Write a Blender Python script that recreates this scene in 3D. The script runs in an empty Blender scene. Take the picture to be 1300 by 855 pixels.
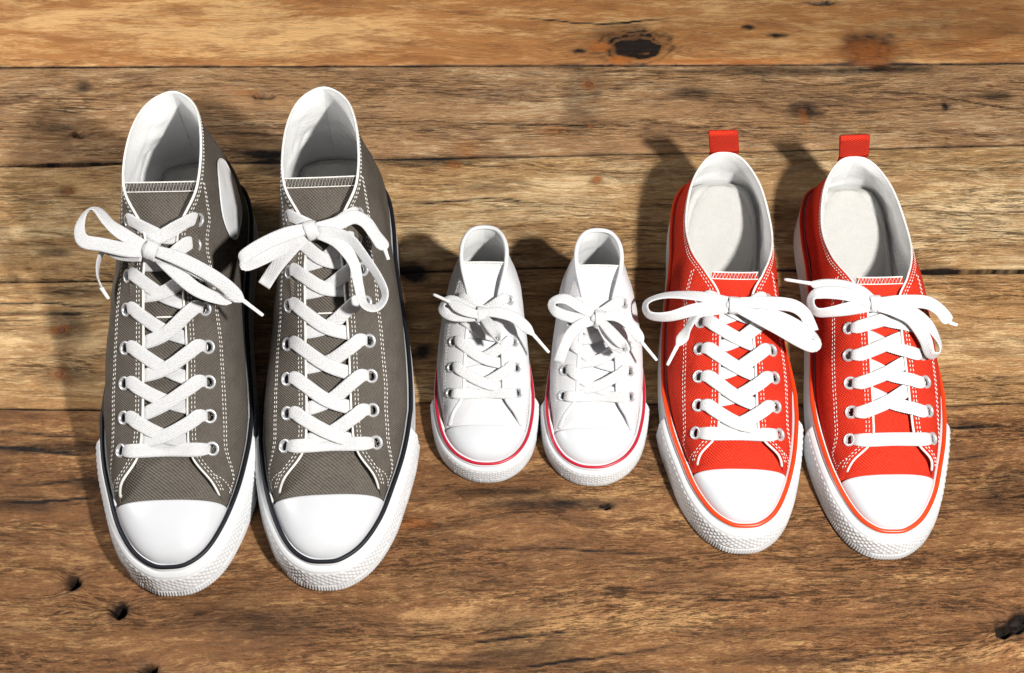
import bpy, bmesh, math, random
import numpy as np
from mathutils import Vector, Matrix

# ------------------------------------------------------------------ camera, light, exposure
scene = bpy.context.scene
PHI = math.radians(33.0); DIST = 1.08; FRAME_W = 0.72
cam_d = bpy.data.cameras.new('camera'); cam = bpy.data.objects.new('camera', cam_d)
scene.collection.objects.link(cam); scene.camera = cam
cam.location = (0, -DIST * math.sin(PHI), DIST * math.cos(PHI)); cam.rotation_euler = (PHI, 0, 0)
cam_d.sensor_width = 36; cam_d.lens = 36 * DIST / FRAME_W; cam_d.clip_start = 0.01; cam_d.clip_end = 50

world = bpy.data.worlds.new('World'); scene.world = world; world.use_nodes = True
bgn = world.node_tree.nodes['Background']
bgn.inputs[0].default_value = (0.86, 0.93, 1.0, 1); bgn.inputs[1].default_value = 0.065

def area_lamp(name, loc, target, size, watts, colour):
    d = bpy.data.lights.new(name, 'AREA'); d.shape = 'DISK'; d.size = size; d.energy = watts; d.color = colour
    o = bpy.data.objects.new(name, d); scene.collection.objects.link(o)
    o.location = loc; o.rotation_euler = (Vector(loc) - Vector(target)).to_track_quat('Z', 'Y').to_euler()
    return o
area_lamp('key_lamp', (.47, -.54, .92), (.02, .0, 0), .07, 17.5, (1.0, .975, .93))            # small lamp, front right of the shoes
area_lamp('side_lamp', (-.68, .12, .47), (-.25, .0, 0), .22, 2.9, (1.0, .975, .94))           # softer lamp close by on the left

scene.render.engine = 'CYCLES'
scene.view_settings.view_transform = 'Standard'; scene.view_settings.look = 'None'
scene.view_settings.exposure = 0.36; scene.view_settings.gamma = 1.0; scene.view_settings.use_curve_mapping = False

# the photograph's pixels (1300 wide) to points at a chosen height, for the bows of the laces
_C = np.array(cam.location); _f = np.array([0, math.sin(PHI), -math.cos(PHI)])
_r = np.array([1.0, 0, 0]); _u = np.cross(_r, _f); _F = 1300 * DIST / FRAME_W
def at(px, py, zcm):
    d = _f * _F + _r * (px - 650) - _u * (py - 427.5)
    return (_C + d * ((zcm * .01 - _C[2]) / d[2])) * 100.0          # centimetres

# ------------------------------------------------------------------ helpers
COL = scene.collection
CM = 0.01
def norm(v):
    v = np.asarray(v, float); n = np.linalg.norm(v, axis=-1, keepdims=True); return v / np.maximum(n, 1e-9)

def link(name, verts, faces, mat, parent=None, smooth=True, uvs=None, loc=None):
    me = bpy.data.meshes.new(name)
    me.from_pydata([tuple(p) for p in np.asarray(verts, float) * CM], [], [tuple(int(i) for i in f) for f in faces])
    if uvs is not None:
        uvl = me.uv_layers.new(name='UVMap'); uvs = np.asarray(uvs, np.float32)
        idx = np.zeros(len(me.loops), np.int32); me.loops.foreach_get('vertex_index', idx)
        uvl.data.foreach_set('uv', uvs[idx].ravel())
    me.materials.append(mat)
    if smooth: me.polygons.foreach_set('use_smooth', [True] * len(me.polygons))
    me.update()
    bm = bmesh.new(); bm.from_mesh(me); bmesh.ops.recalc_face_normals(bm, faces=bm.faces); bm.to_mesh(me); bm.free()
    o = bpy.data.objects.new(name, me); COL.objects.link(o)
    if parent is not None: o.parent = parent
    return o

class Geo:
    """collects vertices and faces in centimetres"""
    def __init__(s): s.v = []; s.f = []; s.uv = []; s.n = 0
    def add(s, v, f, uv=None):
        v = np.asarray(v, float).reshape(-1, 3)
        s.v.append(v); s.f += [tuple(i + s.n for i in q) for q in f]; s.n += len(v)
        s.uv.append(np.asarray(uv, float).reshape(-1, 2) if uv is not None else np.zeros((len(v), 2)))
    def build(s, name, mat, parent=None, smooth=True):
        return link(name, np.vstack(s.v), s.f, mat, parent, smooth, np.vstack(s.uv))

def grid_faces(nu, nv, closed_u=False, mask=None):
    out = []
    for i in range(nu if closed_u else nu - 1):
        for j in range(nv - 1):
            if mask is not None and not mask[i, j]: continue
            a = i * nv + j; b = ((i + 1) % nu) * nv + j
            out.append((a, b, b + 1, a + 1))
    return out

def catmull(P, n, closed=False):
    """n samples, evenly spread over the control points' chord length"""
    P = np.asarray(P, float)
    if closed: Q = np.vstack([P[-1], P, P[0], P[1]])
    else: Q = np.vstack([2 * P[0] - P[1], P, 2 * P[-1] - P[-2]])
    seg = len(Q) - 3; out = []
    per = 24
    for k in range(seg):
        p0, p1, p2, p3 = Q[k:k + 4]
        t = np.linspace(0, 1, per, endpoint=False)[:, None]
        out.append(0.5 * (2 * p1 + (p2 - p0) * t + (2 * p0 - 5 * p1 + 4 * p2 - p3) * t ** 2 + (3 * p1 - p0 - 3 * p2 + p3) * t ** 3))
    out = np.vstack(out + [Q[-2][None]])
    s = np.concatenate([[0], np.cumsum(np.linalg.norm(np.diff(out[:, :3] if out.shape[1] > 3 else out, axis=0), axis=1))])
    x = np.linspace(0, s[-1], n + 1)[:-1] if closed else np.linspace(0, s[-1], n)
    return np.stack([np.interp(x, s, out[:, c]) for c in range(out.shape[1])], 1)

def tube(path, r, seg=8, closed=False, flat=1.0, up=(0, 0, 1)):
    P = np.asarray(path, float); n = len(P)
    T = norm(np.roll(P, -1, 0) - np.roll(P, 1, 0)) if closed else norm(np.gradient(P, axis=0))
    U = np.array(up, float)[None] - T * (T @ np.array(up, float))[:, None]; U = norm(U); S = np.cross(T, U)
    a = np.linspace(0, 2 * math.pi, seg, endpoint=False)
    r = np.broadcast_to(np.asarray(r, float), (n,))
    V = P[:, None] + r[:, None, None] * (np.cos(a)[None, :, None] * S[:, None] + flat * np.sin(a)[None, :, None] * U[:, None])
    F = []
    for i in range(n if closed else n - 1):
        for j in range(seg):
            A = i * seg + j; B = i * seg + (j + 1) % seg; k = ((i + 1) % n) * seg
            F.append((A, B, k + (j + 1) % seg, k + j))
    if not closed:
        F.append(tuple(range(seg))[::-1]); F.append(tuple(range((n - 1) * seg, n * seg)))
    return V.reshape(-1, 3), F

def ribbon(path, nrm, w, th=0.13, n=None):
    """flat woven lace: path (k,3), nrm (k,3) face normals, w widths (k,)"""
    P = np.asarray(path, float); k = len(P)
    L = np.linalg.norm(np.diff(P, axis=0), axis=1).sum(); n = n or max(8, int(L / 0.16))
    w = np.broadcast_to(np.asarray(w, float), (k,))
    A = catmull(np.hstack([P, norm(nrm), w[:, None]]), n)
    P = A[:, :3]; N = A[:, 3:6]; w = A[:, 6]
    T = norm(np.gradient(P, axis=0)); N = norm(N - T * (N * T).sum(1)[:, None]); S = np.cross(T, N)
    c = [(-.5, 0), (-.46, .62), (-.36, .95), (-.16, 1.0), (0, .9), (.16, 1.0), (.36, .95), (.46, .62), (.5, 0),
         (.46, -.62), (.36, -.95), (0, -.9), (-.36, -.95), (-.46, -.62)]
    m = len(c); c = np.array(c)
    V = P[:, None] + c[None, :, 0, None] * w[:, None, None] * S[:, None] + c[None, :, 1, None] * (th / 2) * N[:, None]
    F = []
    for i in range(n - 1):
        for j in range(m):
            a = i * m + j; b = i * m + (j + 1) % m
            F.append((a, b, b + m, a + m))
    F.append(tuple(range(m))[::-1]); F.append(tuple(range((n - 1) * m, n * m)))
    s = np.concatenate([[0], np.cumsum(np.linalg.norm(np.diff(P, axis=0), axis=1))])
    uv = np.stack([np.broadcast_to(s[:, None], (n, m)), c[None, :, 0] * w[:, None]], -1)
    return V.reshape(-1, 3), F, uv.reshape(-1, 2)

# ------------------------------------------------------------------ materials
def lin(r, g, b):
    f = lambda c: (c / 255 / 12.92) if c / 255 <= .04045 else ((c / 255 + .055) / 1.055) ** 2.4
    return (f(r), f(g), f(b), 1.0)

class NT:
    def __init__(s, name):
        s.m = bpy.data.materials.new(name); s.m.use_nodes = True; s.t = s.m.node_tree
        s.b = s.t.nodes['Principled BSDF']
    def n(s, kind, **kw):
        x = s.t.nodes.new(kind)
        for k, v in kw.items(): setattr(x, k, v)
        return x
    def l(s, a, b): s.t.links.new(a, b)
    def math(s, op, a, b=None, c=None):
        x = s.n('ShaderNodeMath', operation=op)
        for i, v in enumerate((a, b, c)):
            if v is None: continue
            if hasattr(v, 'is_linked'): s.l(v, x.inputs[i])
            else: x.inputs[i].default_value = v
        return x.outputs[0]
    def mix(s, fac, a, b, kind='MIX'):
        x = s.n('ShaderNodeMix', data_type='RGBA', blend_type=kind)
        for i, v in ((0, fac), (6, a), (7, b)):
            if hasattr(v, 'is_linked'): s.l(v, x.inputs[i])
            else: x.inputs[i].default_value = v
        return x.outputs[2]
    def noise(s, vec, scale, detail=3, rough=.55, dist=0.0):
        x = s.n('ShaderNodeTexNoise'); x.inputs['Scale'].default_value = scale; x.inputs['Detail'].default_value = detail
        x.inputs['Roughness'].default_value = rough; x.inputs['Distortion'].default_value = dist
        if vec is not None: s.l(vec, x.inputs['Vector'])
        return x.outputs['Fac']
    def ramp(s, fac, stops):
        x = s.n('ShaderNodeValToRGB'); e = x.color_ramp.elements
        while len(e) > 1: e.remove(e[-1])
        e[0].position, e[0].color = stops[0]
        for p, c in stops[1:]:
            q = e.new(p); q.color = c
        s.l(fac, x.inputs[0]); return x.outputs[0]
    def mapping(s, vec, scale):
        x = s.n('ShaderNodeMapping'); x.inputs['Scale'].default_value = scale; s.l(vec, x.inputs['Vector']); return x.outputs[0]
    def bump(s, h, strength, dist=.001):
        x = s.n('ShaderNodeBump'); x.inputs['Strength'].default_value = strength; x.inputs['Distance'].default_value = dist
        s.l(h, x.inputs['Height']); s.l(x.outputs[0], s.b.inputs['Normal']); return x

def canvas_mat(name, col, dark, pitch=4.6, rough=.85, bump=.5, twill=True):
    k = NT(name); uv = k.n('ShaderNodeUVMap').outputs[0]
    sep = k.n('ShaderNodeSeparateXYZ'); k.l(uv, sep.inputs[0]); u, v = sep.outputs[0], sep.outputs[1]
    w1 = k.math('SINE', k.math('MULTIPLY', u, pitch * 6.283)); w2 = k.math('SINE', k.math('MULTIPLY', v, pitch * 6.283))
    weave = k.math('ADD', k.math('MULTIPLY', k.math('MULTIPLY', w1, w2), .5), k.math('MULTIPLY', k.math('SINE', k.math('MULTIPLY', k.math('ADD', u, v), pitch * 6.283)), .6))
    n1 = k.noise(uv, 5.0, 4, .7); n2 = k.noise(uv, .45, 3, .6); n3 = k.noise(k.mapping(uv, (1.2, 22, 1)), 1.0, 3)
    f = k.math('ADD', k.math('MULTIPLY', weave, .22), k.math('ADD', k.math('MULTIPLY', n1, .5), k.math('ADD', k.math('MULTIPLY', n2, .45), k.math('MULTIPLY', n3, .45))))
    c = k.ramp(f, [(.25, dark), (.95, col)]); k.l(c, k.b.inputs['Base Color'])
    k.b.inputs['Roughness'].default_value = rough; k.b.inputs['Specular IOR Level'].default_value = .15
    h = k.math('ADD', weave, k.math('MULTIPLY', n1, 1.2)); k.bump(h, bump, .0004)
    return k.m

def plain_mat(name, col, rough=.4, nscale=40, var=.06, bump=.05, metal=0.0, spec=.5, sss=0):
    k = NT(name); tc = k.n('ShaderNodeTexCoord').outputs['Object']
    n1 = k.noise(tc, nscale, 4, .6); n2 = k.noise(tc, nscale * 9, 2, .6)
    d = tuple(c * (1 - var * 2) for c in col[:3]) + (1,)
    k.l(k.ramp(n1, [(.3, d), (.62, col)]), k.b.inputs['Base Color'])
    k.b.inputs['Roughness'].default_value = rough; k.b.inputs['Metallic'].default_value = metal
    k.b.inputs['Specular IOR Level'].default_value = spec
    k.bump(k.math('ADD', n1, n2), bump, .0006)
    return k.m

def lace_mat(name, col):
    k = NT(name); uv = k.n('ShaderNodeUVMap').outputs[0]
    sep = k.n('ShaderNodeSeparateXYZ'); k.l(uv, sep.inputs[0]); u, v = sep.outputs[0], sep.outputs[1]
    av = k.math('ABSOLUTE', v)
    ch = k.math('SINE', k.math('MULTIPLY', k.math('ADD', u, k.math('MULTIPLY', av, 1.0)), 6.283 * 7.5))
    cr = k.math('SINE', k.math('MULTIPLY', v, 6.283 * 9))
    h = k.math('ADD', ch, k.math('MULTIPLY', cr, .5)); n = k.noise(uv, 6, 3)
    d = tuple(c * .8 for c in col[:3]) + (1,)
    k.l(k.ramp(k.math('ADD', k.math('MULTIPLY', h, .18), n), [(.2, d), (.6, col)]), k.b.inputs['Base Color'])
    k.b.inputs['Roughness'].default_value = .8; k.b.inputs['Sheen Weight'].default_value = .1
    k.bump(h, .45, .0004)
    return k.m

M = {}
M['grey_canvas'] = canvas_mat('grey_canvas', lin(113, 106, 98), lin(55, 50, 45), bump=.9)
M['red_canvas'] = canvas_mat('red_canvas', lin(216, 58, 36), lin(162, 27, 15), bump=.8)
M['white_canvas'] = canvas_mat('white_canvas', (.66, .66, .675, 1), (.58, .58, .60, 1), bump=.28)
M['white_lining'] = canvas_mat('white_lining', (.84, .84, .84, 1), (.76, .76, .76, 1), pitch=6, bump=.4)
M['insole'] = canvas_mat('insole', (.55, .545, .525, 1), (.40, .395, .375, 1), pitch=8, bump=.4)
M['rubber'] = plain_mat('white_rubber', (.67, .68, .695, 1), .38, 30, .02, .04)
M['cap_rubber'] = plain_mat('toe_cap_rubber', (.575, .585, .61, 1), .36, 22, .035, .04)
M['outsole'] = plain_mat('outsole_rubber', lin(150, 110, 70), .6)
M['black_stripe'] = plain_mat('black_stripe', (.010, .011, .016, 1), .5, 30, .1, spec=.25)
M['crimson_stripe'] = plain_mat('crimson_stripe', lin(178, 22, 48), .35, 30, .05)
M['orange_stripe'] = plain_mat('orange_stripe', lin(226, 62, 18), .35, 30, .05)
M['thread'] = plain_mat('white_thread', (.80, .78, .74, 1), .75, 300, .1)
M['metal'] = plain_mat('eyelet_metal', (.66, .67, .69, 1), .33, 200, .05, .03, metal=.55)
M['white_enamel'] = plain_mat('white_enamel', (.80, .81, .82, 1), .3, 200, .03)
M['aglet'] = plain_mat('lace_tip_plastic', (.80, .80, .80, 1), .25, 100, .04)
M['lace'] = lace_mat('white_lace', (.65, .65, .66, 1))
M['patch'] = plain_mat('ankle_patch', (.78, .79, .81, 1), .45, 100, .03)

# ------------------------------------------------------------------ the wooden boards
rng = np.random.RandomState(7)
def vnoise(x, y, seed):
    xi = np.floor(x).astype(np.int64); yi = np.floor(y).astype(np.int64); fx = x - xi; fy = y - yi
    fx = fx * fx * (3 - 2 * fx); fy = fy * fy * (3 - 2 * fy)
    def h(a, b):
        v = np.sin(a * 127.1 + b * 311.7 + seed * 74.7) * 43758.5453; return v - np.floor(v)
    return (h(xi, yi) * (1 - fx) + h(xi + 1, yi) * fx) * (1 - fy) + (h(xi, yi + 1) * (1 - fx) + h(xi + 1, yi + 1) * fx) * fy
def fnoise(x, y, seed, o=4):
    s = 0; a = .5
    for i in range(o): s = s + a * vnoise(x * 2 ** i, y * 2 ** i, seed + i * 13); a *= .5
    return s

def wood_mat(name, dark, mid, light, grey, seed, streak=1.0, fine=1.0, xs=1.0):
    k = NT(name)
    at_ = k.n('ShaderNodeAttribute', attribute_name='grain'); g = at_.outputs['Vector']
    dk = k.n('ShaderNodeAttribute', attribute_name='dark').outputs['Fac']
    rs = k.n('ShaderNodeAttribute', attribute_name='rust').outputs['Fac']
    pl = k.n('ShaderNodeAttribute', attribute_name='pale').outputs['Fac']
    big = k.noise(k.mapping(g, (.05, .28, 1)), 1.0, 4, .55, .5)
    med = k.noise(k.mapping(g, (.20, 1.2, 1)), 1.0, 7, .70, .25)
    fib = k.noise(k.mapping(g, (.75 * xs, 8.0, 1)), 1.0, 6, .74, .1)
    str2 = k.noise(k.mapping(g, (.42 * xs, 3.3, 1)), 1.0, 6, .72, .15)
    hair = k.noise(k.mapping(g, (1.5 * xs, 26, 1)), 1.0, 3, .6)
    f = k.math('ADD', k.math('MULTIPLY', big, .42), k.math('ADD', k.math('MULTIPLY', med, .50), k.math('ADD', .5 * .34 * (1 - fine), k.math('MULTIPLY', fib, .34 * fine))))
    f = k.math('ADD', f, k.math('MULTIPLY', k.math('SUBTRACT', hair, .5), .30 * fine))
    f = k.math('ADD', f, k.math('MULTIPLY', pl, .20)); f = k.math('ADD', f, k.math('MULTIPLY', k.math('SUBTRACT', str2, .5), .48 * fine))
    c = k.ramp(f, [(.45, dark), (.575, mid), (.645, mid), (.77, light)])
    sc = k.noise(k.mapping(g, (.30, 1.6, 1)), 1.0, 8, .80, .2)
    c = k.mix(k.math('MULTIPLY', k.ramp(sc, [(.54, (0, 0, 0, 1)), (.66, (1, 1, 1, 1))]), .55), c, light)
    bl = k.noise(k.mapping(g, (.12, .45, 1)), 1.3, 6, .70, .5)
    c = k.mix(k.math('MULTIPLY', k.ramp(bl, [(.50, (0, 0, 0, 1)), (.62, (1, 1, 1, 1))]), .6), c, grey)
    # dark weathered fibres along the grain, in patches
    pat = k.ramp(k.noise(k.mapping(g, (.07, .5, 1)), 1.0, 4, .6), [(.42, (.10, .10, .10, 1)), (.60, (1, 1, 1, 1))])
    cr = k.noise(k.mapping(g, (.24 * xs, 4.6, 1)), 1.0, 5, .72, .3); crb = k.noise(k.mapping(g, (.55 * xs, 12, 1)), 1.0, 4, .7, .3)
    ma = k.math('MULTIPLY', k.ramp(cr, [(.37, (1, 1, 1, 1)), (.455, (0, 0, 0, 1))]), pat)
    mb = k.math('MULTIPLY', k.ramp(crb, [(.37, (1, 1, 1, 1)), (.445, (0, 0, 0, 1))]), pat)
    crm = k.math('MAXIMUM', ma, k.math('MULTIPLY', mb, .8))
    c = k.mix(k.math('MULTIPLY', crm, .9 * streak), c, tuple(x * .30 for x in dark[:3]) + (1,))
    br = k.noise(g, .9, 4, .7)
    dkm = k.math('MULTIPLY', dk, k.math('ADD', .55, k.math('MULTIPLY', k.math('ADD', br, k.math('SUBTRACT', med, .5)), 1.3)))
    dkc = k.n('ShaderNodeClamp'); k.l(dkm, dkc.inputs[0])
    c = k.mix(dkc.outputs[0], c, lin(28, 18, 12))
    rsn = k.noise(g, 2.2, 3, .6)
    rsm = k.n('ShaderNodeClamp'); k.l(k.math('MULTIPLY', rs, k.math('ADD', .2, k.math('MULTIPLY', rsn, 1.5))), rsm.inputs[0])
    c = k.mix(k.math('MULTIPLY', rsm.outputs[0], .8), c, lin(172, 100, 42))
    k.l(c, k.b.inputs['Base Color'])
    k.l(k.ramp(fib, [(.3, (.62, .62, .62, 1)), (.7, (.44, .44, .44, 1))]), k.b.inputs['Roughness'])
    k.b.inputs['Specular IOR Level'].default_value = .35
    h = k.math('ADD', k.math('MULTIPLY', fib, .8), k.math('SUBTRACT', k.math('MULTIPLY', hair, .45), k.math('MULTIPLY', crm, .7)))
    h = k.math('ADD', h, k.math('MULTIPLY', str2, 1.1)); k.bump(h, .4 + .6 * fine, .0006 + .0016 * streak)
    return k.m

def W(px, py): p = at(px, py, 0); return p[0], p[1]
# features: (px, py, kind, rx cm, ry cm, strength)
FEAT = [
    # holes, painted shadow spots, broad stains
    (93, 741, 'hole', .34, .46, 1), (151, 776, 'hole', .5, .42, 1), (1274, 801, 'hole', .45, .36, 1), (1293, 790, 'hole', .65, .6, 1),
    (333, 122, 'hole', .75, .22, .8), (101, 171, 'hole', .5, .22, .7), (188, 852, 'hole', .5, .3, .9), (770, 643, 'hole', .35, .16, .8),
    (1042, 4, 'hole', 1.0, .16, .6), (526, 347, 'stain_shade', 1.0, 1.0, 1.1), (537, 446, 'stain_shade', .8, .6, .9), (1000, 20, 'stain_shade', 16, 4.0, .22), (1240, 30, 'stain_shade', 8, 3.0, .25),  # two small dark spots right of the grey pair: overlapping cast shadows painted in
    # dark knots and stains
    (808, 62, 'knot', 1.5, .72, .85), (800, 55, 'stain_shade', 3.4, 1.9, .42), (735, 65, 'stain_shade', .5, .25, .9), (950, 35, 'stain_shade', .5, .3, .8), (987, 45, 'stain_shade', .9, .25, .75),
    (1105, 66, 'stain_shade', 2.6, 1.5, .80), (1150, 88, 'stain_shade', 3.4, .5, .55), (1010, 90, 'stain_shade', 9, .45, .6), (880, 118, 'stain_shade', 1.6, .7, .6),
    (1020, 140, 'stain_shade', 1.4, .9, .75), (1200, 135, 'stain_shade', .35, .5, .8), (1265, 122, 'stain_shade', 1.2, .5, .7), (740, 125, 'stain_shade', 1.6, 3.4, .35),
    (105, 110, 'stain_shade', .8, .6, .7), (75, 163, 'stain_shade', 1.6, .5, .5), (335, 195, 'stain_shade', 2.4, .5, .85), (345, 212, 'stain_shade', 1.6, 1.0, .5),
    (540, 205, 'stain_shade', 3.4, .5, .55), (620, 240, 'stain_shade', 2.6, .35, .45), (85, 242, 'stain_shade', .7, .45, .6), (70, 320, 'stain_shade', 1.3, .5, .55),
    (90, 370, 'stain_shade', 2.6, .55, .45), (88, 418, 'stain_shade', 1.5, 1.2, .60), (82, 475, 'stain_shade', 2.0, 1.1, .55), (757, 230, 'stain_shade', .7, .4, .5),
    (45, 398, 'stain_shade', 3.5, .22, .6), (1190, 343, 'stain_shade', 1.2, .6, .5), (700, 640, 'stain_shade', 5.0, .45, .7), (640, 625, 'stain_shade', 4.0, .35, .6), (780, 750, 'stain_shade', .9, .3, .6), (1225, 810, 'stain_shade', .5, .25, .4),
    (60, 570, 'stain_shade', 5, .35, .55), (130, 615, 'stain_shade', 2.4, .5, .6), (30, 640, 'stain_shade', 3, .5, .5), (320, 790, 'stain_shade', 5, 1.1, .40), (670, 830, 'stain_shade', 3.2, .7, .45),
    (640, 790, 'stain_shade', 1.6, 1.4, .3), (1230, 540, 'stain_shade', 1.0, .4, .5), (1290, 610, 'stain_shade', 2, 1.2, .4), (1262, 640, 'stain_shade', .8, .9, .35), (1010, 840, 'stain_shade', 4, .3, .45),
    (880, 620, 'stain_shade', 2.2, .25, .4), (575, 845, 'stain_shade', 5, .25, .5), (430, 330, 'stain_shade', 1, 1, .3), (960, 800, 'stain_shade', 6, .2, .35), (540, 670, 'stain_shade', 1.2, .3, .6),
    # rust and orange
    (762, 60, 'rust', .9, .55, 1), (786, 76, 'rust', .8, .45, .9), (920, 78, 'rust', 5.5, .22, .8), (1103, 68, 'rust', 2.5, 1.4, .62), (748, 108, 'rust', .6, .6, .7),
    (310, 118, 'rust', 1.0, .35, .6), (575, 210, 'rust', .6, .5, .8), (592, 190, 'rust', .9, .7, .5), (758, 229, 'rust', .35, .35, 1), (77, 418, 'rust', .6, .4, .95), (88, 242, 'rust', .4, .35, .7),
    (75, 476, 'rust', .8, .5, .45), (700, 165, 'rust', 1.2, .5, .4), (520, 665, 'rust', 1.6, .35, .6), (1020, 150, 'rust', .35, 1.0, .6), (760, 225, 'rust', .25, .25, .6),
    (230, 740, 'rust', 3.0, .4, .35), (1265, 60, 'rust', 4, 1.0, .35),
    # pale; the first entry paints a pool of light into the top board
    (380, 40, 'pale', 12, 2.6, .9), (60, 25, 'pale', 8, 2.0, .45), (1230, 270, 'pale', 7, 3.0, .8), (60, 440, 'pale', 7, 2.6, .8), (560, 290, 'pale', 6, 2.4, .5), (90, 270, 'pale', 6, 2.0, .45),
    (700, 270, 'pale', 5, 1.5, .4), (640, 800, 'pale', 10, 2.5, .35), (830, 790, 'pale', 5, .7, .55), (1240, 440, 'pale', 6, 2.5, .45), (620, 145, 'pale', 10, 1.2, .3), (560, 780, 'pale', 3, .6, .4),
]
CRACKS = [  # px polylines, half width cm, depth cm
    ([(0, 386), (60, 384), (110, 388), (150, 386)], .05, .25), ([(0, 569), (60, 572), (120, 580)], .04, .2), ([(0, 549), (70, 552), (120, 556)], .035, .15),
    ([(0, 618), (50, 614), (130, 606)], .035, .15), ([(100, 655), (170, 648), (330, 640)], .03, .15), ([(560, 822), (680, 806), (760, 800)], .04, .2), ([(620, 853), (790, 830), (880, 815)], .04, .2),
    ([(600, 700), (700, 697), (860, 705)], .025, .12), ([(1180, 545), (1300, 540)], .03, .12), ([(1040, 845), (1120, 830), (1200, 828)], .03, .15), ([(1060, 610), (1200, 585), (1300, 573)], .03, .12),
    ([(250, 168), (420, 172)], .03, .1), ([(560, 155), (780, 160)], .03, .1), ([(1180, 120), (1300, 140)], .035, .12), ([(0, 640), (90, 634), (150, 632)], .03, .12), ([(880, 762), (1010, 757)], .025, .1),
    ([(500, 262), (620, 252), (700, 262)], .025, .08), ([(640, 20), (760, 30), (860, 22)], .02, .06),
]
cr_pts = []
for pl_, hw, dep in CRACKS:
    q = np.array([W(*p) for p in pl_]); q = catmull(np.hstack([q, np.zeros((len(q), 1))]), 120)[:, :2]
    cr_pts.append((q, hw, dep))

def seam(pts):
    q = np.array([W(*p) for p in pts]); o = np.argsort(q[:, 0]); q = q[o]
    def f(x, k=[0]): return np.interp(x, q[:, 0], q[:, 1])
    return f
S0 = lambda x: 41.0 + 0 * x
S1 = seam([(0, 85), (300, 84), (650, 83), (1000, 82), (1300, 80)])
S2 = seam([(0, 211), (160, 207), (330, 206), (480, 202), (650, 199), (830, 195), (1160, 187), (1300, 184)])
S3 = seam([(0, 358), (150, 357), (330, 352), (500, 346), (700, 339), (840, 341), (1160, 345), (1300, 344)])
S4 = seam([(0, 519), (150, 521), (330, 516), (540, 511), (830, 513), (1210, 515), (1300, 511)])
S5 = lambda x: -31.0 + 0 * x
S6 = lambda x: -46.0 + 0 * x
ST = lambda x: 53.0 + 0 * x
GAP = {1: lambda x: .02 + .03 * fnoise(x * .3, x * 0, 3), 2: lambda x: .02 + .06 * fnoise(x * .25, x * 0, 5) ** 2 + .30 * np.exp(-((x + 33.5) / 3.6) ** 4),
       3: lambda x: .03 + .08 * fnoise(x * .3, x * 0, 8) ** 2 + .26 / (1 + np.exp(-(x - 22) * .8)), 4: lambda x: .02 + .05 * fnoise(x * .3, x * 0, 9),
       0: lambda x: .1 + 0 * x, 5: lambda x: .1 + 0 * x, 6: lambda x: .1 + 0 * x, -1: lambda x: .1 + 0 * x}

floor = link('floor', [(-75, -46, -3.2), (75, -46, -3.2), (75, 53, -3.2), (-75, 53, -3.2), (-75, -46, -1.9), (75, -46, -1.9), (75, 53, -1.9), (-75, 53, -1.9)],
             [(0, 1, 2, 3), (4, 5, 6, 7), (0, 1, 5, 4), (1, 2, 6, 5), (2, 3, 7, 6), (3, 0, 4, 7)],
             plain_mat('underfloor', lin(48, 34, 24), .9), smooth=False)
floor['kind'] = 'structure'; floor['label'] = 'worn reclaimed wooden boards under the six shoes'

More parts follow.
